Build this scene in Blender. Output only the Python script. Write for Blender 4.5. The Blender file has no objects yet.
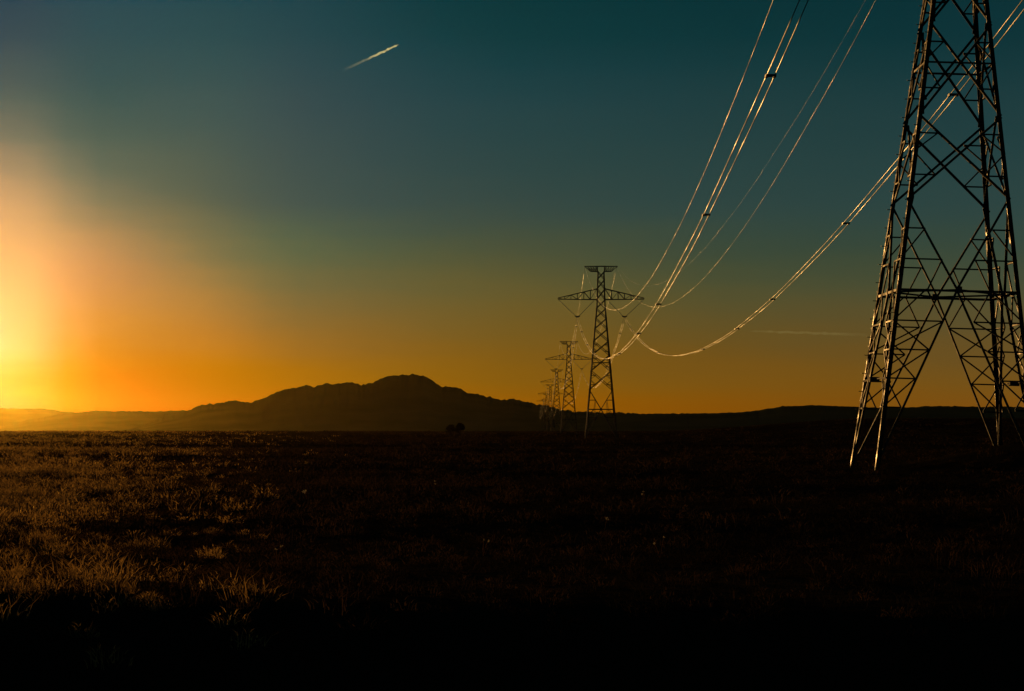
import bpy, math, random
import numpy as np
from mathutils import Vector, Matrix, noise as mnoise

sc = bpy.context.scene
COL = sc.collection
R = math.radians
rnd = random.Random(7)
nr = np.random.default_rng(11)

# ------------------------------------------------------------------ camera
F = 2200.0                      # focal length in pixels of a 1024 px wide frame
CAM_Z = 2.0
cam = bpy.data.cameras.new("camera")
cam_o = bpy.data.objects.new("camera", cam)
COL.objects.link(cam_o)
cam_o.location = (0, 0, CAM_Z)
cam_o.rotation_euler = (R(90), 0, 0)
cam.sensor_width = 36
cam.lens = 36 * F / 1024
cam.shift_y = 86.5 / 1024
cam.clip_start = 0.5
cam.clip_end = 120000
sc.camera = cam_o

# ------------------------------------------------------------------ sun, sky, exposure
SUN_AZ, SUN_EL = R(-13.75), R(2.45)
sun_dir = Vector((math.sin(SUN_AZ) * math.cos(SUN_EL), math.cos(SUN_AZ) * math.cos(SUN_EL), math.sin(SUN_EL)))
sl = bpy.data.lights.new("sun", 'SUN')
sl.energy = 2.2
sl.angle = R(0.53)
sl.color = (1.0, 0.50, 0.13)
so = bpy.data.objects.new("sun", sl)
COL.objects.link(so)
so.rotation_euler = (-sun_dir).to_track_quat('-Z', 'Y').to_euler()
so.location = sun_dir * 100

sc.view_settings.view_transform = 'Standard'
sc.view_settings.look = 'None'
sc.view_settings.exposure = 0
sc.view_settings.gamma = 1
sc.view_settings.use_curve_mapping = False
sc.cycles.use_denoising = True
sc.cycles.max_bounces = 6
sc.cycles.volume_bounces = 0
sc.cycles.transparent_max_bounces = 16
sc.cycles.sample_clamp_indirect = 3

def lin(c):
    c = c / 255.0
    return c / 12.92 if c <= 0.04045 else ((c + 0.055) / 1.055) ** 2.4

# sky colours by compass bearing from the lens axis (tan) and by elevation (tan): dusk sky fading from the sun
SKY_EL = [0.0, 0.0105, 0.022, 0.038, 0.060, 0.083, 0.105, 0.150, 0.197, 0.40, 1.0]
SKY = {  # tan(bearing): sRGB at each elevation
 -0.2327: [(255.0, 95.7, 78.4), (255.0, 95.7, 78.4), (255.0, 143.3, 78.4), (255.0, 186.3, 132.1), (255.0, 184.4, 123.7), (234.1, 172.7, 110.8), (205.6, 157.0, 108.0), (82.0, 93.5, 86.7), (36.8, 61.0, 77.8), (22.0, 50.0, 62.0), (10.0, 30.0, 42.0)],
 -0.187: [(207.8, 49.7, 0.0), (209.0, 71.3, 0.0), (207.8, 88.0, 0.0), (188.9, 109.7, 27.6), (193.4, 128.8, 69.1), (180.0, 131.8, 85.4), (114.1, 110.6, 85.9), (46.7, 78.2, 79.3), (31.9, 66.9, 79.5), (20.0, 48.0, 60.0), (10.0, 30.0, 42.0)],
 -0.142: [(194.0, 89.6, 0.0), (194.0, 95.6, 0.0), (189.0, 104.5, 0.0), (183.7, 112.3, 28.1), (166.3, 117.8, 57.8), (122.7, 108.7, 71.4), (82.6, 90.2, 74.5), (52.6, 78.1, 78.8), (28.5, 65.5, 75.2), (18.0, 46.0, 58.0), (9.0, 28.0, 40.0)],
 -0.096: [(179.2, 96.4, 5.2), (179.2, 100.2, 5.2), (166.3, 101.5, 5.2), (148.1, 98.9, 31.4), (116.7, 97.4, 54.9), (85.4, 93.3, 66.3), (59.9, 76.7, 73.4), (46.6, 69.1, 75.0), (23.5, 60.7, 70.8), (15.0, 44.0, 55.0), (8.0, 26.0, 36.0)],
 0.0: [(145.4, 82.4, 3.4), (145.4, 85.7, 3.9), (132.9, 87.0, 12.3), (119.9, 84.8, 23.7), (99.7, 84.5, 40.9), (71.7, 76.6, 54.3), (48.2, 67.4, 65.0), (28.0, 60.3, 66.4), (1.4, 48.2, 54.6), (10.0, 40.0, 48.0), (6.0, 22.0, 30.0)],
 0.145: [(128.2, 73.9, 7.5), (127.2, 76.1, 10.5), (118.0, 79.5, 20.0), (103.0, 76.9, 31.0), (79.7, 75.8, 46.0), (53.7, 68.8, 55.4), (41.8, 64.8, 63.0), (26.7, 56.6, 59.8), (4.5, 45.0, 50.7), (8.0, 36.0, 44.0), (5.0, 20.0, 28.0)],
 1.2: [(86.0, 80.0, 60.0), (86.0, 82.0, 62.0), (84.0, 86.0, 66.0), (82.0, 90.0, 72.0), (78.0, 92.0, 78.0), (72.0, 90.0, 82.0), (66.0, 86.0, 82.0), (54.0, 76.0, 78.0), (44.0, 66.0, 72.0), (24.0, 44.0, 52.0), (10.0, 22.0, 28.0)],  # sky behind the view, brightened to fill the dark hills
}
world = bpy.data.worlds.new("World")
sc.world = world
world.use_nodes = True
nt = world.node_tree
nt.nodes.clear()
def N(t, **kw):
    n = nt.nodes.new(t)
    for k, v in kw.items():
        setattr(n, k, v)
    return n
def M(op, a, b=None, c=None):
    n = N('ShaderNodeMath', operation=op)
    for i, v in enumerate((a, b, c)):
        if v is None: continue
        if isinstance(v, (int, float)): n.inputs[i].default_value = v
        else: nt.links.new(v, n.inputs[i])
    return n.outputs[0]
tc = N('ShaderNodeTexCoord')
sep = N('ShaderNodeSeparateXYZ')
nt.links.new(tc.outputs['Generated'], sep.inputs[0])
hx, hy, hz = sep.outputs
hor = M('SQRT', M('ADD', M('MULTIPLY', hx, hx), M('MULTIPLY', hy, hy)))
bear = M('ARCTAN2', hx, hy)                      # compass bearing, 0 along +Y
elev = M('DIVIDE', hz, M('MAXIMUM', M('COSINE', bear), 0.05))
elev = M('DIVIDE', hz, M('MAXIMUM', hor, 0.001))
# very soft unevenness of the dusk air
nz = N('ShaderNodeTexNoise')
mp = N('ShaderNodeMapping')
mp.inputs['Scale'].default_value = (5, 5, 40)
nt.links.new(tc.outputs['Generated'], mp.inputs[0])
nt.links.new(mp.outputs[0], nz.inputs['Vector'])
nz.inputs['Scale'].default_value = 2.0
nz.inputs['Detail'].default_value = 4
wob = M('MULTIPLY', M('SUBTRACT', nz.outputs['Fac'], 0.5), 0.012)
elev = M('ADD', elev, wob)
pos = M('POWER', M('MINIMUM', M('MAXIMUM', elev, 0.0), 1.0), 0.5)
# the same colours again on the far side of the sun, then a smooth curve through all bearings
SUNB = -0.2450
for k in (-0.2327, -0.1870, -0.1420, -0.0960, 0.0):
    SKY[round(2 * SUNB - k, 4)] = SKY[k]
SKY[-1.2] = SKY[1.2]
def pchip(K, A, n_sub):
    """smooth curve through A at K without overshoot, n_sub steps per interval"""
    h = K[1:] - K[:-1]
    sh = (-1,) + (1,) * (A.ndim - 1)
    sl_ = (A[1:] - A[:-1]) / h.reshape(sh)
    m_ = np.zeros_like(A)
    m_[0], m_[-1] = sl_[0], sl_[-1]
    for i_ in range(1, len(K) - 1):
        p_, q_ = sl_[i_ - 1], sl_[i_]
        m_[i_] = np.where(p_ * q_ > 0, 2 * p_ * q_ / np.where(p_ + q_ == 0, 1, p_ + q_), 0)
    ks, vs = [], []
    for i_ in range(len(K) - 1):
        for j_ in range(n_sub):
            t_ = j_ / n_sub
            vs.append((2*t_**3 - 3*t_**2 + 1) * A[i_] + (t_**3 - 2*t_**2 + t_) * h[i_] * m_[i_]
                      + (-2*t_**3 + 3*t_**2) * A[i_ + 1] + (t_**3 - t_**2) * h[i_] * m_[i_ + 1])
            ks.append(K[i_] + t_ * h[i_])
    ks.append(K[-1]); vs.append(A[-1])
    return np.array(ks), np.array(vs)
ks_ = sorted(SKY)
A_ = np.array([[[max(lin(v), 0.0) ** 0.4 for v in c] for c in SKY[k]] for k in ks_])
KB, A_ = pchip(np.array(ks_), A_, 3)
SP, A_ = pchip(np.sqrt(np.array(SKY_EL)), np.moveaxis(A_, 1, 0), 3)
A_ = np.maximum(np.moveaxis(A_, 0, 1), 0) ** 2.5
SKY_EL2 = SP ** 2
SKYS = {k: A_[i_] for i_, k in enumerate(KB)}
keys = sorted(SKYS)
prev = None
for i, k in enumerate(keys):
    cr = N('ShaderNodeValToRGB')
    cr.color_ramp.interpolation = 'LINEAR'
    els = cr.color_ramp.elements
    while len(els) < len(SKY_EL2): els.new(0.5)
    ang = math.atan(k)
    for e, t, c in zip(els, SKY_EL2, SKYS[k]):
        e.position = min(1.0, max(0.0, (t * math.cos(ang)) ** 0.5))
    for e, t, c in zip(els, SKY_EL2, SKYS[k]):
        e.color = (float(c[0]), float(c[1]), float(c[2]), 1)
    nt.links.new(pos, cr.inputs[0])
    if prev is None:
        prev = cr.outputs[0]; pk = ang
    else:
        mr = N('ShaderNodeMapRange')
        mr.interpolation_type = 'LINEAR'
        nt.links.new(bear, mr.inputs['Value'])
        mr.inputs['From Min'].default_value = pk
        mr.inputs['From Max'].default_value = ang
        mx = N('ShaderNodeMix', data_type='RGBA')
        nt.links.new(mr.outputs[0], mx.inputs[0])
        nt.links.new(prev, mx.inputs[6]); nt.links.new(cr.outputs[0], mx.inputs[7])
        prev = mx.outputs[2]; pk = ang
# even strength all round; the unseen sky behind is brightened to lift the hills
ab = M('ABSOLUTE', M('ADD', bear, 0.0))
mr = N('ShaderNodeMapRange'); mr.interpolation_type = 'SMOOTHSTEP'
nt.links.new(ab, mr.inputs['Value'])
mr.inputs['From Min'].default_value = 0.30
mr.inputs['From Max'].default_value = 1.3
mr.inputs['To Min'].default_value = 1.0
mr.inputs['To Max'].default_value = 1.0
bg1 = N('ShaderNodeBackground')
nt.links.new(prev, bg1.inputs[0])
nt.links.new(mr.outputs[0], bg1.inputs[1])
skyt = N('ShaderNodeTexSky', sky_type='NISHITA', sun_disc=False)
skyt.sun_elevation = SUN_EL
skyt.sun_rotation = SUN_AZ
skyt.altitude = 100
skyt.dust_density = 3.0
bg2 = N('ShaderNodeBackground')
tint = N('ShaderNodeMix', data_type='RGBA', blend_type='MULTIPLY')
tint.inputs[0].default_value = 1.0
tint.inputs[7].default_value = (0.006, 0.024, 0.034, 1)
nt.links.new(skyt.outputs[0], tint.inputs[6])
nt.links.new(tint.outputs[2], bg2.inputs[0])
bg2.inputs[1].default_value = 0.05
addn = N('ShaderNodeAddShader')
nt.links.new(bg1.outputs[0], addn.inputs[0]); nt.links.new(bg2.outputs[0], addn.inputs[1])
wo = N('ShaderNodeOutputWorld')
nt.links.new(addn.outputs[0], wo.inputs[0])

# ------------------------------------------------------------------ helpers
def tag(o, label=None, cat=None, group=None, kind=None):
    if label: o['label'] = label
    if cat: o['category'] = cat
    if group: o['group'] = group
    if kind: o['kind'] = kind
    return o

def empty(name, loc, rot=(0, 0, 0)):
    o = bpy.data.objects.new(name, None)
    COL.objects.link(o)
    o.location = loc
    o.rotation_euler = rot
    return o

def mesh_obj(name, v, f, mat, parent=None, smooth=False):
    me = bpy.data.meshes.new(name)
    me.from_pydata([tuple(p) for p in v], [], f)
    if smooth:
        me.polygons.foreach_set('use_smooth', [True] * len(me.polygons))
    me.materials.append(mat)
    me.update()
    o = bpy.data.objects.new(name, me)
    COL.objects.link(o)
    if parent: o.parent = parent
    return o

class MB:
    """collects bars, tubes and boxes for ONE mesh"""
    def __init__(s): s.v = []; s.f = []
    def poly(s, p, q, prof, u, w):
        n = len(prof); b = len(s.v)
        for c in (p, q):
            for a, d in prof: s.v.append(c + u * a + w * d)
        for i in range(n):
            j = (i + 1) % n
            s.f.append((b + i, b + j, b + n + j, b + n + i))
        s.f.append(tuple(range(b + n - 1, b - 1, -1)))
        s.f.append(tuple(range(b + n, b + 2 * n)))
    def frame(s, p, q, ref):
        d = (q - p).normalized()
        u = ref - d * ref.dot(d)
        if u.length < 1e-4: u = d.orthogonal()
        u.normalize()
        return u, d.cross(u)
    def angle(s, p, q, w, u, v):
        """rolled angle section: flanges along u and v"""
        p, q = Vector(p), Vector(q)
        d = (q - p).normalized()
        u = (u - d * u.dot(d)).normalized(); v = (v - d * v.dot(d)).normalized()
        t = w * 0.13
        s.poly(p, q, [(0, 0), (w, 0), (w, t), (t, t), (t, w), (0, w)], u, v)
    def bar(s, p, q, w, ref=Vector((0, 0, 1)), h=None):
        p, q = Vector(p), Vector(q)
        h = h or w
        u, x = s.frame(p, q, Vector(ref))
        s.poly(p, q, [(-h / 2, -w / 2), (h / 2, -w / 2), (h / 2, w / 2), (-h / 2, w / 2)], u, x)
    def tube(s, pts, r, n=6, cap=True):
        pts = [Vector(p) for p in pts]
        b = len(s.v)
        for i, p in enumerate(pts):
            d = (pts[min(i + 1, len(pts) - 1)] - pts[max(i - 1, 0)])
            u, x = s.frame(Vector((0, 0, 0)), d, Vector((0, 0, 1)))
            rr = r[i] if hasattr(r, '__len__') else r
            for k in range(n):
                a = 2 * math.pi * k / n
                s.v.append(p + u * math.cos(a) * rr + x * math.sin(a) * rr)
        for i in range(len(pts) - 1):
            for k in range(n):
                j = (k + 1) % n
                s.f.append((b + i * n + k, b + i * n + j, b + (i + 1) * n + j, b + (i + 1) * n + k))
        if cap:
            s.f.append(tuple(range(b + n - 1, b - 1, -1)))
            e = b + (len(pts) - 1) * n
            s.f.append(tuple(range(e, e + n)))
    def box(s, c, sx, sy, sz, rotz=0):
        c = Vector(c); m = Matrix.Rotation(rotz, 3, 'Z')
        s.poly(c + Vector((0, 0, -sz / 2)), c + Vector((0, 0, sz / 2)),
               [(-sx / 2, -sy / 2), (sx / 2, -sy / 2), (sx / 2, sy / 2), (-sx / 2, sy / 2)],
               m @ Vector((1, 0, 0)), m @ Vector((0, 1, 0)))
    def build(s, name, mat, parent=None, smooth=False):
        return mesh_obj(name, s.v, s.f, mat, parent, smooth)

def material(name):
    m = bpy.data.materials.new(name)
    m.use_nodes = True
    t = m.node_tree
    return m, t, t.nodes['Principled BSDF']

def mix_noise(t, scale, stops, detail=5, coord='Object', stretch=None):
    tcn = t.nodes.new('ShaderNodeTexCoord')
    nn = t.nodes.new('ShaderNodeTexNoise')
    nn.inputs['Scale'].default_value = scale
    nn.inputs['Detail'].default_value = detail
    src = tcn.outputs[coord]
    if stretch:
        mpn = t.nodes.new('ShaderNodeMapping')
        mpn.inputs['Scale'].default_value = stretch
        t.links.new(src, mpn.inputs[0]); src = mpn.outputs[0]
    t.links.new(src, nn.inputs['Vector'])
    r = t.nodes.new('ShaderNodeValToRGB')
    e = r.color_ramp.elements
    while len(e) < len(stops): e.new(0.5)
    for el, (p, c) in zip(e, stops):
        el.position = p; el.color = (*c, 1)
    t.links.new(nn.outputs['Fac'], r.inputs[0])
    return r.outputs[0], nn.outputs['Fac']

def metal(name, base, rough=(0.35, 0.6), metallic=0.85, scale=1.3, bump=0.25):
    m, t, b = material(name)
    c, f = mix_noise(t, scale, [(0.3, tuple(x * 0.75 for x in base)), (0.7, base)])
    t.links.new(c, b.inputs['Base Color'])
    b.inputs['Metallic'].default_value = metallic
    mr = t.nodes.new('ShaderNodeMapRange')
    mr.inputs['From Min'].default_value = 0.35; mr.inputs['From Max'].default_value = 0.65
    mr.inputs['To Min'].default_value = rough[0]; mr.inputs['To Max'].default_value = rough[1]
    t.links.new(f, mr.inputs['Value'])
    t.links.new(mr.outputs[0], b.inputs['Roughness'])
    bp = t.nodes.new('ShaderNodeBump')
    bp.inputs['Strength'].default_value = bump
    bp.inputs['Distance'].default_value = 0.3
    t.links.new(f, bp.inputs['Height'])
    t.links.new(bp.outputs[0], b.inputs['Normal'])
    return m

STEEL = metal("weathered_steel", (0.014, 0.012, 0.010), (0.55, 0.85), 0.3)
LEGM = metal("sun_tinted_leg_steel", (0.022, 0.012, 0.006), (0.40, 1.0), 0.75, 1.7, 0.5)  # leg steel reddened so its colour carries the low sun's tint
FARM = metal("dull_far_steel", (0.016, 0.015, 0.014), (0.8, 0.95), 0.0)
WIRE = metal("aluminium_conductor", (0.072, 0.068, 0.062), (0.34, 0.68), 0.9, 0.16, 0.1)
DARKM = metal("dark_fitting", (0.05, 0.05, 0.05), (0.5, 0.7), 0.5)
INS = metal("glass_insulator", (0.10, 0.12, 0.11), (0.3, 0.4), 0.1)
CONC = metal("stained_concrete", (0.05, 0.045, 0.04), (0.8, 0.95), 0.0, 3.0, 0.3)
SIGN = metal("sign_enamel", (0.02, 0.02, 0.02), (0.8, 0.9), 0.0)

# ------------------------------------------------------------------ terrain
def sstep(a, b, x):
    t = np.clip((x - a) / (b - a), 0, 1)
    return t * t * (3 - 2 * t)

def ground_z(x, y):
    x = np.asarray(x, float); y = np.asarray(y, float)
    d = np.hypot(x, y)
    sw = (0.10 * np.sin(x * 0.071 + 1.3 + 0.4 * np.sin(y * 0.031)) * np.sin(y * 0.053 + 0.7)
          + 0.07 * np.sin(x * 0.19 + y * 0.11 + 0.5) + 0.05 * np.sin(y * 0.23 - x * 0.083 + 2.0)
          + 0.02 * np.sin(x * 0.9 + 0.3) * np.sin(y * 0.77))
    sw = sw * (1 - sstep(300, 900, d))
    # dip added between the camera and the field to put the front in shade
    di = -0.95 * sstep(24.5, 13.5, y) * (1 - sstep(9, 3, y)) * sstep(-4, 2, y)
    # long low swell rising on the right
    tb = np.where(y > 1, x / np.maximum(y, 1), 0)
    rise = 9.6 * sstep(0.05, 0.17, tb) * sstep(250, 1500, y) * (1 - 0.6 * sstep(2500, 6000, y))
    # low earth mound round the right feet of the near pylon
    mound = 1.75 * np.exp(-((x - 27.5) / 4.6) ** 2 / 2 - ((y - 108) / 9.0) ** 2 / 2)
    far = 2.6 * sstep(500, 2600, d)
    return sw + di + rise + mound + far

def build_ground():
    az = np.concatenate([np.linspace(-180, -22, 60, endpoint=False), np.linspace(-22, 22, 221), np.linspace(22, 180, 61)[1:-1]])
    rr = np.concatenate([np.linspace(0.5, 60, 130), 60 * (18000 / 60) ** np.linspace(0, 1, 180)[1:]])
    A, Rr = np.meshgrid(np.radians(az), rr)
    X = Rr * np.sin(A); Y = Rr * np.cos(A)
    Z = ground_z(X, Y)
    Z -= np.where(Rr > 17000, 0.0, 0)
    v = np.stack([X, Y, Z], -1).reshape(-1, 3).tolist()
    na = len(az); f = []
    for i in range(len(rr) - 1):
        for j in range(na):
            k = (j + 1) % na
            f.append((i * na + j, i * na + k, (i + 1) * na + k, (i + 1) * na + j))
    f.append(tuple(range(na))[::-1])
    m, t, b = material("dry_soil")
    c, fac = mix_noise(t, 0.05, [(0.3, (0.012, 0.010, 0.007)), (0.5, (0.025, 0.018, 0.012)), (0.7, (0.050, 0.034, 0.020))], 8)
    b_old = b
    b = t.nodes.new('ShaderNodeBsdfDiffuse'); t.nodes.remove(b_old)
    t.links.new(c, b.inputs['Color'])
    t.links.new(b.outputs[0], t.nodes['Material Output'].inputs[0])
    c2, f2 = mix_noise(t, 2.5, [(0, (0, 0, 0)), (1, (1, 1, 1))], 6)
    bp = t.nodes.new('ShaderNodeBump'); bp.inputs['Strength'].default_value = 0.6; bp.inputs['Distance'].default_value = 0.15
    t.links.new(f2, bp.inputs['Height']); t.links.new(bp.outputs[0], b.inputs['Normal'])
    o = mesh_obj("ground", v, f, m, smooth=True)
    tag(o, "dark flat plain of dry soil reaching the mountains", "ground", kind='structure')
build_ground()

# ------------------------------------------------------------------ mountains: ridges with real depth
def ridge_mat(name, a, b_):
    m, t, b = material(name)
    c, f = mix_noise(t, 0.004, [(0.3, a), (0.7, b_)], 9)
    t.nodes.remove(b)
    b = t.nodes.new('ShaderNodeBsdfDiffuse')
    t.links.new(c, b.inputs['Color'])
    t.links.new(b.outputs[0], t.nodes['Material Output'].inputs[0])
    return m
RM = ridge_mat("scrub_rock", (0.060, 0.080, 0.034), (0.10, 0.12, 0.055))

def ridge(name, label, D, depth, prof, seed, rough=1.0):
    """prof: list of (bearing px from lens axis, px above eye level) of the skyline at distance D"""
    px = np.array([p[0] for p in prof], float); py = np.array([p[1] for p in prof], float)
    xs = np.linspace(px[0], px[-1], 520)
    hs = np.interp(xs, px, py)
    k = np.array([1, 2, 3, 2, 1.]) / 9
    X0 = xs * D / F
    H = hs * D / F + CAM_Z
    rows = 27
    v = []; f = []
    for j in range(rows):
        s = j / (rows - 1) * 2 - 1                     # -1 near foot, 0 crest, 1 far foot
        for i in range(len(xs)):
            sp = Vector((X0[i] * 0.0022, s * 2.2, seed))
            n = mnoise.fractal(sp, 1.0, 2.0, 5)
            n2 = mnoise.fractal(Vector((X0[i] * 0.012, s * 4, seed + 3)), 1.0, 2.0, 4)
            fall = max(0.0, 1 - abs(s)) ** 1.25
            ed = 1 - abs(s)
            if abs(s) < 0.3: z_c = mnoise.fractal(Vector((xs[i] * 0.22, seed, 0)), 0.9, 2.0, 4) * D / F * 1.5 * rough
            else: z_c = 0
            z = H[i] * fall * (1 + 0.45 * n * abs(s)) + H[i] * 0.04 * n2 * (0.25 + abs(s)) * rough * (ed > 0.01) + z_c * min(1, H[i] / 40) * (1 - abs(s) / 0.3)
            yy = D + s * depth + depth * 0.12 * n * abs(s)
            v.append((X0[i] * (yy / D), yy, max(z, -0.5) if abs(s) < 0.999 else -0.5))
    n_ = len(xs)
    for j in range(rows - 1):
        for i in range(n_ - 1):
            f.append((j * n_ + i, j * n_ + i + 1, (j + 1) * n_ + i + 1, (j + 1) * n_ + i))
    o = mesh_obj(name, v, f, RM, smooth=True)
    tag(o, label, "hill", kind='structure')
    return o

def P(*pts): return [(x - 512, 432 - y) for x, y in pts]
ridge("mountain", "broad rocky mountain with a flat topped summit", 9000, 1500, P(
    (120, 433), (165, 416), (190, 409.5), (201, 405.5), (218, 403), (235, 401), (250, 402.6), (262, 399), (280, 390.5), (296, 387.5), (307, 385.3), (313, 387),
    (323, 383.2), (334, 384), (345, 382.4), (354, 382.2), (361, 385.2), (371, 383.6), (380, 379), (389, 376.6), (402, 375), (415, 373.8), (427, 377),
    (442, 386.6), (455, 387), (462, 390), (468, 393.4), (477, 393.2), (491, 397.6), (503, 400.2), (515, 399), (529, 402.6),
    (541, 404.6), (558, 408.2), (576, 411.6), (605, 412.6), (630, 413), (658, 416), (700, 424), (740, 433)), 1.7)
ridge("hills", "low dark hills along the right horizon", 7200, 1100, P(
    (560, 433), (600, 417), (640, 413.6), (680, 413.6), (715, 413), (740, 412.2), (757, 410.6), (784, 406), (800, 405.6), (813, 405), (835, 406), (852, 406.6), (880, 407.6),
    (909, 407.4), (925, 406.2), (944, 406), (980, 406.8), (1024, 406.6), (1100, 408), (1250, 411), (1500, 418), (1800, 426), (2100, 433)), 4.1, 0.6)
ridge("foothills", "hazy lower ridge left of the mountain", 11500, 1300, P(
    (-60, 433), (10, 424), (50, 415.5), (70, 413), (85, 411.6), (100, 410.6), (118, 411.4), (135, 411), (150, 411.6), (170, 411), (185, 410.4), (210, 410), (260, 412), (340, 433)), 7.7, 0.5)
ridge("distant_hills", "farthest hills glowing in the haze under the sun", 15500, 1300, P(
    (-900, 430), (-600, 420), (-400, 412), (-250, 415), (-120, 409), (-40, 407), (0, 408), (20, 408.8), (45, 408.6), (60, 411), (75, 412.4), (110, 414), (160, 420), (240, 433)), 9.4, 0.35)

# ------------------------------------------------------------------ haze
def build_haze():
    mb = MB(); mb.box((0, 0, 160), 43000, 43000, 324)
    m = bpy.data.materials.new("haze_air"); m.use_nodes = True
    t = m.node_tree; t.nodes.clear()
    pv = t.nodes.new('ShaderNodeVolumePrincipled')
    pv.inputs['Color'].default_value = (0.56, 0.43, 0.07, 1)
    pv.inputs['Density'].default_value = HAZE_D
    pv.inputs['Anisotropy'].default_value = 0.945
    out = t.nodes.new('ShaderNodeOutputMaterial')
    t.links.new(pv.outputs[0], out.inputs['Volume'])
    o = mb.build("haze", m)
    tag(o, "thin dusty evening haze over the plain", "haze", kind='stuff')
HAZE_D = 2.0e-6
build_haze()

# ------------------------------------------------------------------ pylons
UP = Vector((0, 0, 1))
class Tower:
    def __init__(s, root, w0, hw, ww, k_belt, nodes, arm_h, top_h, k_sub, v_sub, wl, wd, wr, arm_len=12.4, detail=True):
        s.__dict__.update(locals())
    def w(s, h):
        if h <= s.hw: return s.w0 + (s.ww - s.w0) * h / s.hw
        t = (h - s.hw) / (s.top_h - s.hw)
        return s.ww + (0.95 - s.ww) * t

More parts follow.
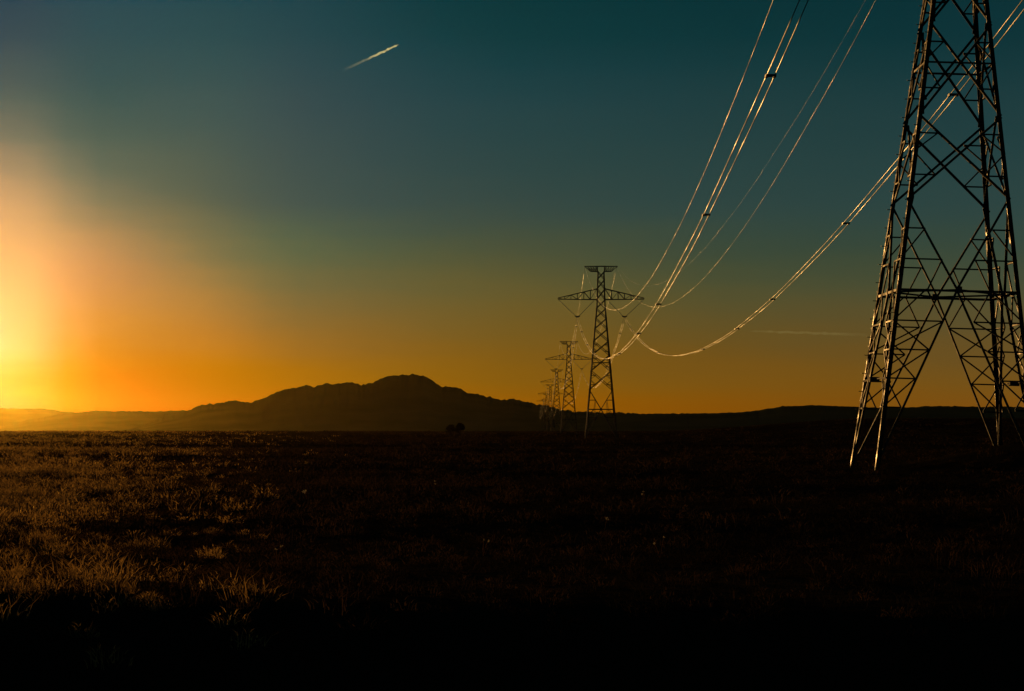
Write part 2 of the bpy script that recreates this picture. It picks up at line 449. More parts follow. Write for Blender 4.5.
CORN = [(-1, -1), (1, -1), (1, 1), (-1, 1)]
def build_tower(root, w0, hw, ww, k_belt, nodes, arm_h, top_h, k_sub, v_sub, wl, wd, wr, near=False, arm_len=12.4, drop=(5.2, 5.2)):
    T = Tower(root, w0, hw, ww, k_belt, nodes, arm_h, top_h, k_sub, v_sub, wl, wd, wr)
    w = T.w
    SM = STEEL if near else FARM
    # legs: angle sections at the corners, with a concrete footing each
    for ci, (sx, sy) in enumerate(CORN):
        mb = MB()
        u, v = Vector((-sx, 0, 0)), Vector((0, -sy, 0))
        def c(h): return Vector((sx * w(h), sy * w(h), h))
        hs = [-0.4, hw * 0.5, hw, top_h - 1.5]
        for a, b in zip(hs, hs[1:]):
            ww_ = wl * (1.0 if a < hw * 0.9 else 0.8)
            mb.angle(c(a), c(b + 0.15 if b < hs[-1] else b), ww_, u, v)
        for a in hs[1:3]:
            mb.bar(c(a - 0.5) + (u + v) * wl * 0.5, c(a + 0.5) + (u + v) * wl * 0.5, wl * 1.0, u, wl * 0.9)
        lo = mb.build("leg", LEGM if near else FARM, root)
        fb = MB()
        fb.box((sx * (w0 + 0.02), sy * (w0 + 0.02), -0.22), 0.6, 0.6, 0.3)
        fb.build("footing", CONC, root)
        if near and ci in (0, 3):
            for i in range(46):
                h = 2.6 + i * 0.46
                sb = MB()
                d = Vector((-1, 0, 0)) if i % 2 else Vector((0, sy, 0))
                p = c(h)
                sb.bar(p, p + d * 0.17, 0.035)
                sb.build("step_bolt", SM, lo)
    # four lattice faces, all of one pattern
    for fi in range(4):
        a0, a1 = CORN[fi], CORN[(fi + 1) % 4]
        nrm = Vector((a0[0] + a1[0], a0[1] + a1[1], 0)).normalized()
        def L(h, t):       # point on the face: t 0..1 from corner a0 to corner a1, set inside the leg flange
            W = w(h)
            p = Vector((a0[0] * W, a0[1] * W, h)).lerp(Vector((a1[0] * W, a1[1] * W, h)), t)
            return p - nrm * 0.03
        def diag(p, q, off=0.0, ww_=wd):
            mb = MB()
            d = (q - p).normalized(); side = d.cross(nrm).normalized()
            mb.angle(p - nrm * off, q - nrm * off, ww_, side, -nrm)
            return mb.build("diagonal_brace", SM, root)
        RED = {}
        key = [0]
        def rb(p, q): RED.setdefault(key[0], MB()).bar(p - nrm * 0.02, q - nrm * 0.02, wr, nrm)
        h1 = nodes[0]
        # lower K panel
        mid = L(k_belt, 0.5)
        for sgn in (0, 1):
            diag(mid, L(0.7, sgn + (0.03 if sgn == 0 else -0.03)), 0.02 + 0.12 * sgn)
            diag(L(h1, sgn), mid, 0.02 + 0.12 * sgn)
            # redundants between leg and K diagonal
            key[0] = ('k', sgn)
            def kd(h):
                t = (k_belt - h) / (k_belt - 0.7)
                return mid.lerp(L(0.7, sgn), t)
            prev = None
            lev = [k_belt] + k_sub
            for i, h in enumerate(lev):
                q = kd(h); p = L(h, sgn)
                if i: rb(p, q)
                if i:
                    hp = lev[i - 1]
                    if i % 2: rb(L(hp, sgn) if i > 1 else L(hp, 0.24 if sgn == 0 else 0.76), q)
                    if not i % 2: rb(L(hp, sgn), q)
                    rb(kd(hp) if i > 1 else L(hp, 0.24 if sgn == 0 else 0.76), p)
            def vd(h):
                t = (h1 - h) / (h1 - k_belt)
                return L(h1, sgn).lerp(mid, t)
            lv = v_sub + [k_belt]
            key[0] = ('v', sgn)
            for i, h in enumerate(v_sub):
                rb(L(h, sgn), vd(h))
                nh = lv[i + 1]
                rb(vd(h), L(nh, (0.5 - 0.5 * (0.5 if i == len(v_sub) - 1 else 1)) if sgn == 0 else (0.5 + 0.5 * (0.5 if i == len(v_sub) - 1 else 1))))
                rb(vd(h), L((h + nh) / 2, sgn)) if False else None
        hb = MB(); hb.angle(L(k_belt, 0), L(k_belt, 1), wd, Vector((0, 0, -1)), -nrm)
        hb.build("horizontal_beam", SM, root)
        g = MB(); g.bar(mid - UP * 0.16 + nrm * 0.015, mid + UP * 0.16 + nrm * 0.015, 0.32, nrm, 0.025)
        g.build("gusset_plate", SM, root)
        # X panels up to the waist and through the head
        for i in range(len(nodes) - 1):
            lo_, hi_ = nodes[i], nodes[i + 1]
            diag(L(lo_, 0), L(hi_, 1), 0.02)
            diag(L(lo_, 1), L(hi_, 0), 0.14)
            # crossing height
            wl_, wh_ = w(lo_), w(hi_)
            hc = lo_ + (hi_ - lo_) * wl_ / (wl_ + wh_)
            if i < 3:
                for sgn in (0, 1):
                    key[0] = ('x', i, sgn)
                    for (ha, hb_) in ((lo_, hc), (hc, hi_)):
                        hm = (ha + hb_) / 2
                        s_ = (hm - lo_) / (hc - lo_) if ha == lo_ else (hi_ - hm) / (hi_ - hc)
                        tq = 0.5 * s_ if sgn == 0 else 1 - 0.5 * s_
                        rb(L(hm, sgn), L(hm, tq))
                        rb(L(hm, tq), L(hc, sgn))
            if i == 1:
                b2 = MB(); b2.angle(L(hc, 0), L(hc, 1), wd * 0.8, Vector((0, 0, -1)), -nrm)
                b2.build("horizontal_beam", SM, root)
        for mb_ in RED.values(): mb_.build("redundant_bracing", SM, root)
    # plan bracing at the belt
    pb = MB()
    W = w(k_belt) - 0.1
    m4 = [Vector((0, -W, k_belt)), Vector((W, 0, k_belt)), Vector((0, W, k_belt)), Vector((-W, 0, k_belt))]
    for i in range(4): pb.bar(m4[i], m4[(i + 1) % 4], wr * 1.2)
    for h in k_sub[:3]:
        W = w(h) - 0.05
        for i in range(4):
            pass
    pb.build("plan_bracing", SM, root)
    # cross arms
    bot, topc = arm_h, arm_h + 3.1
    for s in (-1, 1):
        mb = MB()
        tip = Vector((s * arm_len, 0, bot + 0.1))
        wb, wt = w(bot), w(topc)
        n = 6
        cb = {}; ct = {}
        for e in (-1, 1):
            A = Vector((s * wb, e * wb, bot)); B = Vector((s * wt, e * wt, topc))
            tp = tip + Vector((0, e * 0.2, 0)); tt = tp + UP * 0.35
            mb.bar(A, tp, wd, UP); mb.bar(B, tt, wd, UP)
            for i in range(n + 1):
                t = i / n
                cb[e, i] = A.lerp(tp, t); ct[e, i] = B.lerp(tt, t)
            for i in range(n):
                mb.bar(cb[e, i], ct[e, i + 1], wr) if i % 2 else mb.bar(ct[e, i], cb[e, i + 1], wr)
                mb.bar(cb[e, i + 1], ct[e, i + 1], wr)
        for i in range(1, n + 1):
            mb.bar(cb[-1, i], cb[1, i], wr); mb.bar(ct[-1, i], ct[1, i], wr)
            mb.bar(cb[-1, i - 1], cb[1, i], wr)
        mb.build("cross_arm", SM, root)
    # top arm
    wt = w(top_h - 1.5)
    for s in (-1, 1):
        mb = MB()
        for e in (-1, 1):
            A = Vector((s * wt, e * wt, top_h - 1.5)); A2 = Vector((s * 3.0, e * 0.5, top_h - 1.5))
            B = Vector((0, e * wt, top_h)); B2 = Vector((s * 4.7, e * 0.25, top_h))
            mb.bar(A, A2, wd); mb.bar(B, B2, wd); mb.bar(A2, B2, wr * 1.3)
            mb.bar(A, Vector((s * wt, e * wt, top_h)), wr * 1.3)
            for i in range(4):
                p = A.lerp(A2, i / 4); q = Vector((s * wt, e * wt, top_h)).lerp(B2, (i + 0.6) / 4.6)
                p2 = A.lerp(A2, (i + 1) / 4)
                mb.bar(p, q, wr); mb.bar(q, p2, wr)
        mb.bar((s * 4.7, -0.3, top_h), (s * 4.7, 0.3, top_h), wd)
        mb.bar((s * 4.6, 0, top_h), (s * 4.6, 0, top_h - 0.5), wr)
        mb.build("top_arm", SM, root)
    # V strings of insulators and yokes
    for s in (-1, 1):
        bp = Vector((s * 6.8, 0, arm_h - (drop[0] if s < 0 else drop[1])))
        for a in (arm_len - 0.1, 1.7):
            top = Vector((s * a, 0, arm_h))
            yk = bp + Vector((math.copysign(0.45, s * a - bp.x), 0, 0.45))
            ib = MB()
            nd = 22 if near else 14
            pts = []; rr = []
            for i in range(nd):
                t0 = 0.06 + 0.88 * i / nd; dt = 0.88 / nd
                pts += [top.lerp(yk, t0), top.lerp(yk, t0 + dt * 0.35), top.lerp(yk, t0 + dt * 0.6)]
                rr += [0.04, 0.15, 0.04]
            pts = [top] + pts + [yk]; rr = [0.04] + rr + [0.04]
            ib.tube(pts, rr, 7)
            ib.build("insulator_string", INS, root)
        yb = MB()
        yb.bar(bp + Vector((-0.75, 0, 0.5)), bp + Vector((0.0, 0, 0.12)), 0.3)
        yb.bar(bp + Vector((0.75, 0, 0.5)), bp + Vector((0.0, 0, 0.12)), 0.3)
        yb.bar(bp + Vector((-0.5, 0, 0.30)), bp + Vector((0.5, 0, 0.30)), 0.36)
        yb.bar(bp + Vector((-0.3, 0, 0.3)), bp + Vector((-0.23, 0, -0.05)), 0.10)
        yb.bar(bp + Vector((0.3, 0, 0.3)), bp + Vector((0.23, 0, -0.05)), 0.10)
        yb.build("yoke_plate", DARKM, root)
    return T

Z1, Z2, STEP = 108.8, 634.7, 525.9
def line_x(z): return 0.00818 * z + 20.48
# nearest pylon
t1x = 21.25
tw1 = empty("lattice_pylon", (t1x, Z1, 0.0), (0, R(1.6), 0))
tag(tw1, "near tall steel lattice pylon filling the right edge, its head cut off by the frame", "pylon", "pylons of the power line")
build_tower(tw1, 3.95, 23.4, 1.34, 8.85, [13.3, 17.4, 22.0, 25.6, 28.9, 32.0, 34.6, 37.1], 28.9, 38.6,
            [7.3, 5.9, 4.5, 3.1], [11.8, 10.3], 0.21, 0.115, 0.07, near=True, drop=(5.2, 2.4))
# number plates bolted between the legs
for sx in (-1, 1):
    mb = MB(); mb.box((sx * 3.46, 0, 4.5), 0.48, 0.3, 0.26)
    mb.bar((sx * 3.46, -3.42, 4.52), (sx * 3.46, -0.15, 4.52), 0.06)
    mb.bar((sx * 3.46, 0.15, 4.52), (sx * 3.46, 3.42, 4.52), 0.06)
    mb.build("equipment_box", SIGN, tw1)

def make_far_tower(x, z, h_off, label):
    r = empty("lattice_pylon", (x, z, 0))
    tag(r, label, "pylon", "pylons of the power line")
    build_tower(r, 4.6, 38.6, 1.3, 8.6, [14.2, 19.6, 24.2, 28.2, 31.7, 34.8, 37.6, 40.2, 43.3, 46.0, 48.3], 40.2, 49.8,
                [6.2, 3.4], [11.2], 0.28, 0.19, 0.12)
    return r
tw2 = make_far_tower(line_x(Z2), Z2, 0, "second pylon of the row, whole with wide cross arm, dark against the orange sky")
towers = [tw1, tw2]
labs = ["third pylon of the row, just left of and behind the second one",
        "fourth pylon of the row, small and faint, left of the third",
        "fifth pylon of the row, tiny, its foot lost against the dark mountain",
        "sixth pylon of the row, tiny beside the foot of the mountain slope",
        "seventh pylon of the row, a faint speck near the vanishing end of the line"]
for i, lb in enumerate(labs):
    z = Z2 + STEP * (i + 1)
    r = tw2.copy(); COL.objects.link(r)
    r.location = (line_x(z), z, 0)
    r['label'] = lb
    for ch in list(tw2.children):
        c = ch.copy(); COL.objects.link(c); c.parent = r
    towers.append(r)

# ------------------------------------------------------------------ conductors
def para(hA, hB, hm, t):
    """parabola through both ends that dips to hm"""
    a, b = math.sqrt(max(hA - hm, 0)), math.sqrt(max(hB - hm, 0))
    tm = a / (a + b)
    c = (a + b) ** 2
    return hm + c * (t - tm) ** 2

def span(idx, off, hA, hB, hm, sub, r, label, name, sp=(), offA=None):
    zA = Z1 if idx == 0 else Z2 + STEP * (idx - 1)
    zB = zA + STEP
    xa0 = line_x(zA) + (off if offA is None else offA); xb0 = line_x(zB) + off
    root = empty(name, (xa0, zA, 0))
    tag(root, label, "power line", "wires of the power line")
    n = 90 if idx == 0 else 36
    def pt(t, du=0, dv=0):
        return Vector((xa0 + (xb0 - xa0) * t + du, zA + STEP * t, para(hA, hB, hm, t) + dv)) - Vector((xa0, zA, 0))
    for k, (du, dv) in enumerate(sub):
        mb = MB()
        ts = [i / n for i in range(n + 1)]
        # a little aeolian wander so the glints break up
        ph = rnd.random() * 6
        mb.tube([pt(t, du + 0.015 * math.sin(t * 47 + ph), dv + 0.02 * math.sin(t * 61 + ph * 2)) for t in ts], r, 8 if idx == 0 else 5)
        mb.build("cable", WIRE, root, smooth=True)
    if len(sub) > 1:
        for t in sp:
            p, q = pt(t, sub[0][0], sub[0][1]), pt(t, sub[1][0], sub[1][1])
            mb = MB()
            mb.bar(p - Vector((0.08, 0, 0)), q + Vector((0.08, 0, 0)), 0.13, UP, 0.16)
            for e in (p, q):
                mb.bar(e - Vector((0, 0.30, 0.03)), e + Vector((0, 0.30, -0.03)), 0.15)
            mb.build("spacer", DARKM, root)
    return root

ORD = ["first", "second", "third", "fourth", "fifth", "sixth", "seventh"]
PAIR = [(-0.225, 0), (0.225, 0)]
for i in range(6):
    hA = 23.7 if i == 0 else 35.0
    gA = 38.3 if i == 0 else 49.8
    a, b = ORD[i], ORD[i + 1]
    rr = 0.030 if i == 0 else 0.034
    btw = f"between the {a} and {b} pylons" if i else "from the near pylon down to the second one"
    span(i, -6.8, hA, 35.0, 14.0 if i == 0 else 20.0, PAIR, rr, f"twin cable on the left side {btw}", "conductor_pair", sp=(0.031, 0.118, 0.239, 0.32, 0.437, 0.55, 0.67, 0.79, 0.9))
    span(i, 6.8, 26.5 if i == 0 else 35.0, 35.0, 15.0 if i == 0 else 20.6, PAIR, rr, f"twin cable on the right side {btw}", "conductor_pair", sp=(0.06, 0.151, 0.26, 0.34, 0.45, 0.56, 0.68, 0.8, 0.91), offA=6.5 if i == 0 else None)
    rg = 0.023 if i == 0 else 0.028
    span(i, -4.6, gA, 49.5, 23.2 if i == 0 else 35.0, [(0, 0)], rg, f"single left sky wire {btw}", "earth_wire", offA=-3.1 if i == 0 else None)
    span(i, 4.6, gA, 49.5, 23.8 if i == 0 else 35.4, [(0, 0)], rg * (0.5 if i == 0 else 1), f"single right sky wire hanging low {btw}", "earth_wire", offA=4.1 if i == 0 else None)
    if i == 0:
        span(i, 4.9, gA + 0.3, 49.9, 28.4, [(0, 0)], 0.005, "thinner upper sky wire on the right, sagging least, near to second pylon", "earth_wire", offA=4.4)

# ------------------------------------------------------------------ vegetation
def leaf_mat(name, cols, trans=0.5, gloss=0.25):
    m = bpy.data.materials.new(name); m.use_nodes = True
    t = m.node_tree; t.nodes.clear()
    c, f = mix_noise(t, 0.6, cols, 4)
    d = t.nodes.new('ShaderNodeBsdfDiffuse'); tr = t.nodes.new('ShaderNodeBsdfTranslucent')
    g = t.nodes.new('ShaderNodeBsdfGlossy'); g.inputs['Roughness'].default_value = 0.5
    m1 = t.nodes.new('ShaderNodeMixShader'); m2 = t.nodes.new('ShaderNodeMixShader')
    m1.inputs[0].default_value = trans; m2.inputs[0].default_value = gloss
    for n_ in (d, tr, g): t.links.new(c, n_.inputs['Color'])
    t.links.new(d.outputs[0], m1.inputs[1]); t.links.new(tr.outputs[0], m1.inputs[2])
    t.links.new(m1.outputs[0], m2.inputs[1]); t.links.new(g.outputs[0], m2.inputs[2])
    o = t.nodes.new('ShaderNodeOutputMaterial'); t.links.new(m2.outputs[0], o.inputs[0])
    return m
SUN_DRY = leaf_mat("sun_toned_dry_blade", [(0.3, (0.15, 0.10, 0.035)), (0.5, (0.32, 0.19, 0.06)), (0.72, (0.64, 0.40, 0.12))], 0.85, 0.3)  # dry grass with the low sun's brightness put into its colour
HALF_SHADE = leaf_mat("half_shade_leaf", [(0.3, (0.015, 0.010, 0.006)), (0.7, (0.066, 0.038, 0.017))], 0.5, 0.12)  # same plants, half light put into the colour
DARK = leaf_mat("shade_toned_leaf", [(0.3, (0.007, 0.006, 0.004)), (0.7, (0.019, 0.014, 0.010))], 0.4, 0.04)  # shade away from the sun put into the leaf colour

def blades(name, mat, bx, by, bh, bw, lean, ldir=None, lift=None):
    """one mesh of curved blades: arrays of base x, y, height, width, lean"""
    n = len(bx)
    bz = ground_z(bx, by) - 0.02
    if lift is not None: bz = bz + lift
    a = nr.uniform(0, 2 * np.pi, n)
    ux, uy = np.cos(a), np.sin(a)                 # blade's flat side
    la = nr.uniform(0, 2 * np.pi, n) if ldir is None else ldir
    lx, ly = np.cos(la) * lean * bh, np.sin(la) * lean * bh
    V = np.empty((n, 5, 3))
    def put(k, s, wf, zf, lf):
        V[:, k, 0] = bx + s * ux * bw * wf / 2 + lx * lf
        V[:, k, 1] = by + s * uy * bw * wf / 2 + ly * lf
        V[:, k, 2] = bz + bh * zf
    put(0, -1, 1, 0, 0); put(1, 1, 1, 0, 0); put(2, 1, 0.75, 0.55, 0.3); put(3, -1, 0.75, 0.55, 0.3); put(4, 0, 0, 1, 1)
    base = np.arange(n)[:, None] * 5
    loops = np.concatenate([base + np.array([[0, 1, 2, 3]]), base + np.array([[3, 2, 4]])], 1).reshape(-1)
    starts = (np.arange(n)[:, None] * 7 + np.array([[0, 4]])).reshape(-1)
    me = bpy.data.meshes.new(name)
    me.vertices.add(n * 5); me.loops.add(len(loops)); me.polygons.add(n * 2)
    me.vertices.foreach_set('co', V.reshape(-1).astype(np.float32))
    me.loops.foreach_set('vertex_index', loops.astype(np.int32))
    me.polygons.foreach_set('loop_start', starts.astype(np.int32))
    me.materials.append(mat)
    me.update(calc_edges=True)
    me.validate()
    o = bpy.data.objects.new(name, me); COL.objects.link(o)
    return o

def vnoise(x, y, s):
    """cheap smooth patchiness, about -1..1"""
    return (np.sin(x * s + 1.7 * np.sin(y * s * 0.7 + 1)) * np.sin(y * s * 1.1 + 1.3 * np.sin(x * s * 0.8 + 2))
            + 0.6 * np.sin(x * s * 2.3 + y * s * 1.1 + 0.5) * np.sin(y * s * 2.9 - x * s * 0.7))

def scatter(y0, y1, dens):
    t = 0.34
    n = int(dens * t * (y1 ** 2 - y0 ** 2))
    y = np.sqrt(nr.uniform(y0 ** 2, y1 ** 2, n)); x = nr.uniform(-t, t, n) * y
    return x, y

KINDS = (("sun_toned_dry_grass", SUN_DRY, "dry golden grass and sagebrush on the left, low sunlight put into its colour"),
         ("half_shade_scrub", HALF_SHADE, "scrub between the golden grass and the dark plain, half light put into its brown"),
         ("shade_toned_scrub", DARK, "low scrub covering the plain, shade put into its dark colour"))
VEG = [dict((q, []) for q in 'xyhwldz') for _ in KINDS]
for (y0, y1, dens, nb, hh, ww_, rad) in ((20, 45, 8, 46, 0.17, 0.009, 0.17), (45, 110, 3.0, 32, 0.22, 0.018, 0.26), (110, 260, 0.8, 22, 0.33, 0.045, 0.48),
                                        (260, 700, 0.10, 14, 0.5, 0.10, 1.0), (700, 1900, 0.012, 12, 0.7, 0.30, 2.6), (1900, 6000, 0.0012, 10, 0.9, 0.9, 6.0)):
    x, y = scatter(y0, y1, dens)
    tb = x / y
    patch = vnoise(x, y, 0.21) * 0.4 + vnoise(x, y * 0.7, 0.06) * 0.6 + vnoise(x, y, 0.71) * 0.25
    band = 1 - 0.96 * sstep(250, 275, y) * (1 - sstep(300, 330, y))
    lit = (1 - sstep(-0.27, -0.06, tb + 0.05 * patch)) ** 1.2      # sunlit colour gives way to shade colour away from the sun
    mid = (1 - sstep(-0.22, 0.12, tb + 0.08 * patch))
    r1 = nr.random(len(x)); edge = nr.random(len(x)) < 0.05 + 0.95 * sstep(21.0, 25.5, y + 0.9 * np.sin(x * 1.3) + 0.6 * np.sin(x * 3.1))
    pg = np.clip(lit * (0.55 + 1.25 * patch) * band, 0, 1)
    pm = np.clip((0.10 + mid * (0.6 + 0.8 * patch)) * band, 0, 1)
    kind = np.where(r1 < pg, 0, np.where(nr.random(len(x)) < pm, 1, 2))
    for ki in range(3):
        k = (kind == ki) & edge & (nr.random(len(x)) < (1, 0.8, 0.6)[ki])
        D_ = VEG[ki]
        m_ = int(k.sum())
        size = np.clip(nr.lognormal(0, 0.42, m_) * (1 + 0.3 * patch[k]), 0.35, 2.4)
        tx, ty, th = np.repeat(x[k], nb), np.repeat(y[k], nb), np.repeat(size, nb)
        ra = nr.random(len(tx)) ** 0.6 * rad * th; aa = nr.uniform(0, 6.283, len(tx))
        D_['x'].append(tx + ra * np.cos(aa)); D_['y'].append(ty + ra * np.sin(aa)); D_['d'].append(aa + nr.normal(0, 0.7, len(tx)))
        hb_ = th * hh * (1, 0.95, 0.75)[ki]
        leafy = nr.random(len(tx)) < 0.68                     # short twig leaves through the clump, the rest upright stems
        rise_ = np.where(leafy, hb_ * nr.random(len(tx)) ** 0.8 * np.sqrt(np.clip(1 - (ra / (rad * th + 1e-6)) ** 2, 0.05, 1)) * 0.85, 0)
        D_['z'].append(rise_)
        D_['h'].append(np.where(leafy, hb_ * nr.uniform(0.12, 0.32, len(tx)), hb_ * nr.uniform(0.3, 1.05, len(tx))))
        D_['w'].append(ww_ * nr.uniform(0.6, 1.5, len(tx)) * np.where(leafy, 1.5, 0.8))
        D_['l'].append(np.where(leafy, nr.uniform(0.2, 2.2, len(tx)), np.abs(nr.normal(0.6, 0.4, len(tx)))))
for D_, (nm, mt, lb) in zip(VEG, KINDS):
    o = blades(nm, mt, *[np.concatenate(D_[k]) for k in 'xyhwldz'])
    tag(o, lb, "grass" if nm == "sun_toned_dry_grass" else "scrub", kind='stuff')

def ground_at(px, py, z=0.0):
    """where the sight line through this spot of the photo meets the level plain"""
    d = CAM_Z * F / (py - 432.0)
    return (px - 512) / F * d, d

def bush(x, y, w_, h_, label, cat="bush", n=900, leaf=0.22, group=None, name="bush", stem="stem"):
    root = empty(name, (x, y, float(ground_z(x, y))))
    tag(root, label, cat, group)
    lb = MB(); sb = MB()
    lobes = [(rnd.uniform(-0.38, 0.38) * w_, rnd.uniform(-0.3, 0.3) * w_, rnd.uniform(0.3, 0.72) * h_, rnd.uniform(0.18, 0.3) * w_) for _ in range(9)]
    for l in lobes:
        sb.tube([(0, 0, -0.1), (l[0] * 0.4, l[1] * 0.4, l[2] * 0.5), (l[0], l[1], l[2])], [0.03 * w_ / 2, 0.02 * w_ / 2, 0.008 * w_ / 2], 5)
    for i in range(n):
        l = rnd.choice(lobes)
        d = Vector((rnd.gauss(0, 1), rnd.gauss(0, 1), rnd.gauss(0, 1))).normalized() * (rnd.random() ** 0.4)
        c = Vector((l[0] + d.x * l[3], l[1] + d.y * l[3], max(0.04 * h_, l[2] + d.z * l[3] * h_ / w_ * 1.15)))
        u = Vector((rnd.gauss(0, 1), rnd.gauss(0, 1), rnd.gauss(0, 1))).normalized(); v = u.orthogonal().normalized()
        s = leaf * rnd.uniform(0.6, 1.3); b = len(lb.v)
        lb.v += [c - u * s, c + v * s * 0.5, c + u * s, c - v * s * 0.5]; lb.f.append((b, b + 1, b + 2, b + 3))
    lb.build("foliage", DARK, root); sb.build(stem, DARK, root)
    return root
bush((460 - 512) / F * 1200, 1200, 7.0, 6.6, "rounded dark tree on the horizon below the mountain, larger and right in a pair", "tree", 1500, 0.45, "dark trees on the horizon", "tree", "trunk")
bush((451 - 512) / F * 1215, 1215, 5.0, 5.6, "smaller dark tree on the horizon below the mountain, touching the left of a larger one", "tree", 1000, 0.45, "dark trees on the horizon", "tree", "trunk")
for px, py, w_, h_, lb in ((130, 441.5, 2.2, 0.9, "low dark bush on the far left plain below the foothills"),
                           (25, 440.5, 1.0, 0.8, "tiny dark bush farthest left under the bright sun glow"),
                           (14, 440.8, 0.8, 0.7, "tiny dark bush at the left edge beside another tiny one"),
                           (560, 436.0, 3.0, 1.1, "low dark bush near the foot of the second pylon")):
    x, y = ground_at(px, py)
    bush(x, y, w_, h_, lb, n=350, leaf=0.14, group="bushes on the horizon")

# pale seed heads and flowers standing in the dark grass
FLW = leaf_mat("pale_seed_head", [(0.3, (0.32, 0.27, 0.20)), (0.7, (0.42, 0.37, 0.29))], 0.6, 0.1)
def flower(px, py, s, label, group="pale seed heads in the field"):
    x, y = ground_at(px, py + 3)
    z = float(ground_z(x, y))
    root = empty("seed_head_plant", (x, y, z)); tag(root, label, "plant", group)
    st = MB()
    for k in range(2):
        hd = MB()
        a = rnd.uniform(0, 6.28); l = rnd.uniform(0.03, 0.12)
        top = Vector((math.cos(a) * l, math.sin(a) * l, rnd.uniform(0.22, 0.34)))
        st.tube([(0, 0, -0.03), top * 0.5 + Vector((0, 0, 0.02)), top], 0.004, 5)
        for i in range(9):
            d = Vector((rnd.gauss(0, 1), rnd.gauss(0, 1), rnd.gauss(0, 0.7))).normalized()
            v = d.orthogonal().normalized() * s * 0.22; b = len(hd.v); s_ = s * 0.45
            hd.v += [top, top + d * s_ * 0.5 + v * 0.45, top + d * s_, top + d * s_ * 0.5 - v * 0.45]; hd.f.append((b, b + 1, b + 2, b + 3))
        hd.build("head", FLW, root)
    st.build("stem", SUN_DRY, root)
    return root
flower(307, 494, 0.16, "pale seed heads in the middle field, the farthest bright spot below the mountain")
flower(277, 566, 0.06, "small pale seed head in the dark grass left of centre, near the front")
flower(434, 487, 0.10, "faint seed head far out in the dark field right of the bright one")
flower(483, 549, 0.07, "pale speck of a seed head in the dark centre of the field")
flower(604, 528, 0.08, "lone pale seed head in the dark scrub right of centre")
flower(644, 500, 0.09, "faint seed head in the scrub below the second pylon")
flower(660, 552, 0.06, "small pale seed head in the black scrub, nearest on the right")

# dry grass tuft that stands out in front
def tuft(px, py, w_, h_, n, label):
    x, y = ground_at(px, py)
    bx = x + nr.normal(0, w_ / 2, n); by = y + nr.normal(0, w_ / 3, n)
    o = blades("grass_tuft", SUN_DRY, bx, by, nr.uniform(0.5, 1.1, n) * h_, nr.uniform(0.01, 0.022, n), nr.uniform(0.1, 0.7, n))
    tag(o, label, "grass tuft", "bright tufts at the front of the field")
tuft(115, 610, 0.22, 0.26, 120, "bright pale spiky grass tuft at the front edge of the lit field")
tuft(247, 610, 0.14, 0.18, 60, "short pale grass tuft at the front edge, right of the spiky one")
tuft(40, 545, 0.28, 0.30, 160, "golden clump of grass at the left edge of the lit field")

# ------------------------------------------------------------------ far utility poles
WOOD = metal("weathered_wood", (0.06, 0.045, 0.03), (0.8, 0.9), 0.0, 4.0, 0.2)
for px, lb in ((688, "thin wooden pole far off on the dark plain, left of the three"), (758, "thin wooden pole far off on the dark plain, middle of the three"), (825, "thin wooden pole far off on the swell, right of the three")):
    y = 1500.0; x = (px - 512) / F * y
    z = float(ground_z(x, y))
    r = empty("utility_pole", (x, y, z)); tag(r, lb, "pole", "distant wooden poles")
    mb = MB(); mb.tube([(0, 0, -0.3), (0, 0, 9.5)], [0.2, 0.13], 8); mb.build("post", WOOD, r)
    mb = MB(); mb.bar((-1.2, 0, 8.8), (1.2, 0, 8.8), 0.14)
    mb.build("crossbar", WOOD, r)
    for e in (-1.05, -0.4, 0.4, 1.05):
        mb = MB(); mb.tube([(e, 0, 8.87), (e, 0, 9.1)], [0.05, 0.04], 6); mb.build("insulator", INS, r)

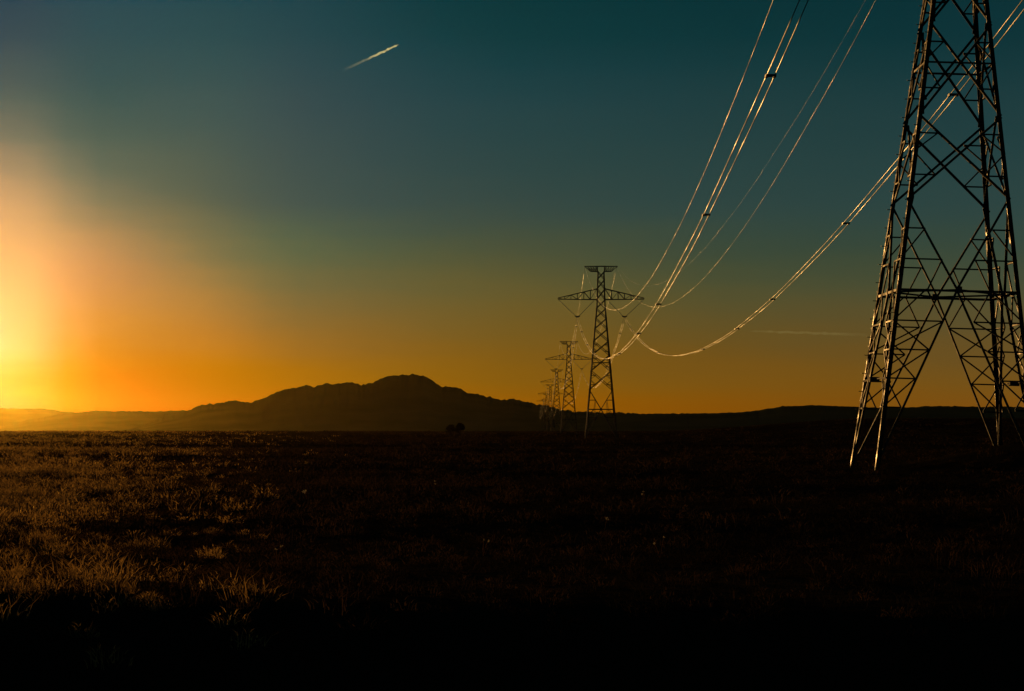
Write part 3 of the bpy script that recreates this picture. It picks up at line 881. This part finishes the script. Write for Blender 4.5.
# ------------------------------------------------------------------ contrails
def contrail(p, q, r0, r1, fade, dens, label):
    p, q = Vector(p), Vector(q)
    n = 60; pts = []; rr = []
    for i in range(n + 1):
        t = i / n
        pts.append(p.lerp(q, t) - p + Vector((0, 0, mnoise.noise(Vector((t * 14, 1, 2))) * r0 * 0.5)))
        rr.append((r0 + (r1 - r0) * t) * (0.8 + 0.35 * mnoise.noise(Vector((t * 25, 5, 1)))) * min(1, t * 14 + 0.35))
    mb = MB(); mb.tube(pts, rr, 10)
    m = bpy.data.materials.new("ice_crystal_cloud"); m.use_nodes = True
    t_ = m.node_tree; t_.nodes.clear()
    pv = t_.nodes.new('ShaderNodeVolumePrincipled')
    pv.inputs['Color'].default_value = (0.50, 0.82, 1.0, 1)
    pv.inputs['Anisotropy'].default_value = 0.85
    mul = t_.nodes.new('ShaderNodeMath'); mul.operation = 'MULTIPLY'; mul.inputs[1].default_value = dens / r0
    tcn = t_.nodes.new('ShaderNodeTexCoord'); dot = t_.nodes.new('ShaderNodeVectorMath'); dot.operation = 'DOT_PRODUCT'
    ax = (q - p) / (q - p).length_squared
    dot.inputs[1].default_value = ax
    t_.links.new(tcn.outputs['Object'], dot.inputs[0])
    cr = t_.nodes.new('ShaderNodeValToRGB')
    els = cr.color_ramp.elements
    while len(els) < len(fade): els.new(0.5)
    for e, (a, b) in zip(els, fade): e.position = a; e.color = (b, b, b, 1)
    t_.links.new(dot.outputs['Value'], cr.inputs[0])
    t_.links.new(cr.outputs[0], mul.inputs[0]); t_.links.new(mul.outputs[0], pv.inputs['Density'])
    o_ = t_.nodes.new('ShaderNodeOutputMaterial'); t_.links.new(pv.outputs[0], o_.inputs['Volume'])
    o = mb.build("contrail", m, smooth=True)
    o.location = p
    tag(o, label, "contrail")
def sky_pt(px, py, d): return ((px - 512) / F * d, d, CAM_Z + (432 - py) / F * d)
contrail(sky_pt(398.5, 44.5, 30000), sky_pt(342, 71, 30200), 15, 26, [(0, 0.7), (0.12, 1.0), (0.35, 0.8), (0.55, 0.10), (1, 0.0)], 0.36, "short bright contrail slanting high in the teal sky")
contrail(sky_pt(748, 331, 42000), sky_pt(872, 335, 42000), 24, 45, [(0, 0.05), (0.3, 0.16), (0.7, 0.12), (1, 0.0)], 0.28, "long faint level streak low in the sky left of the near pylon")
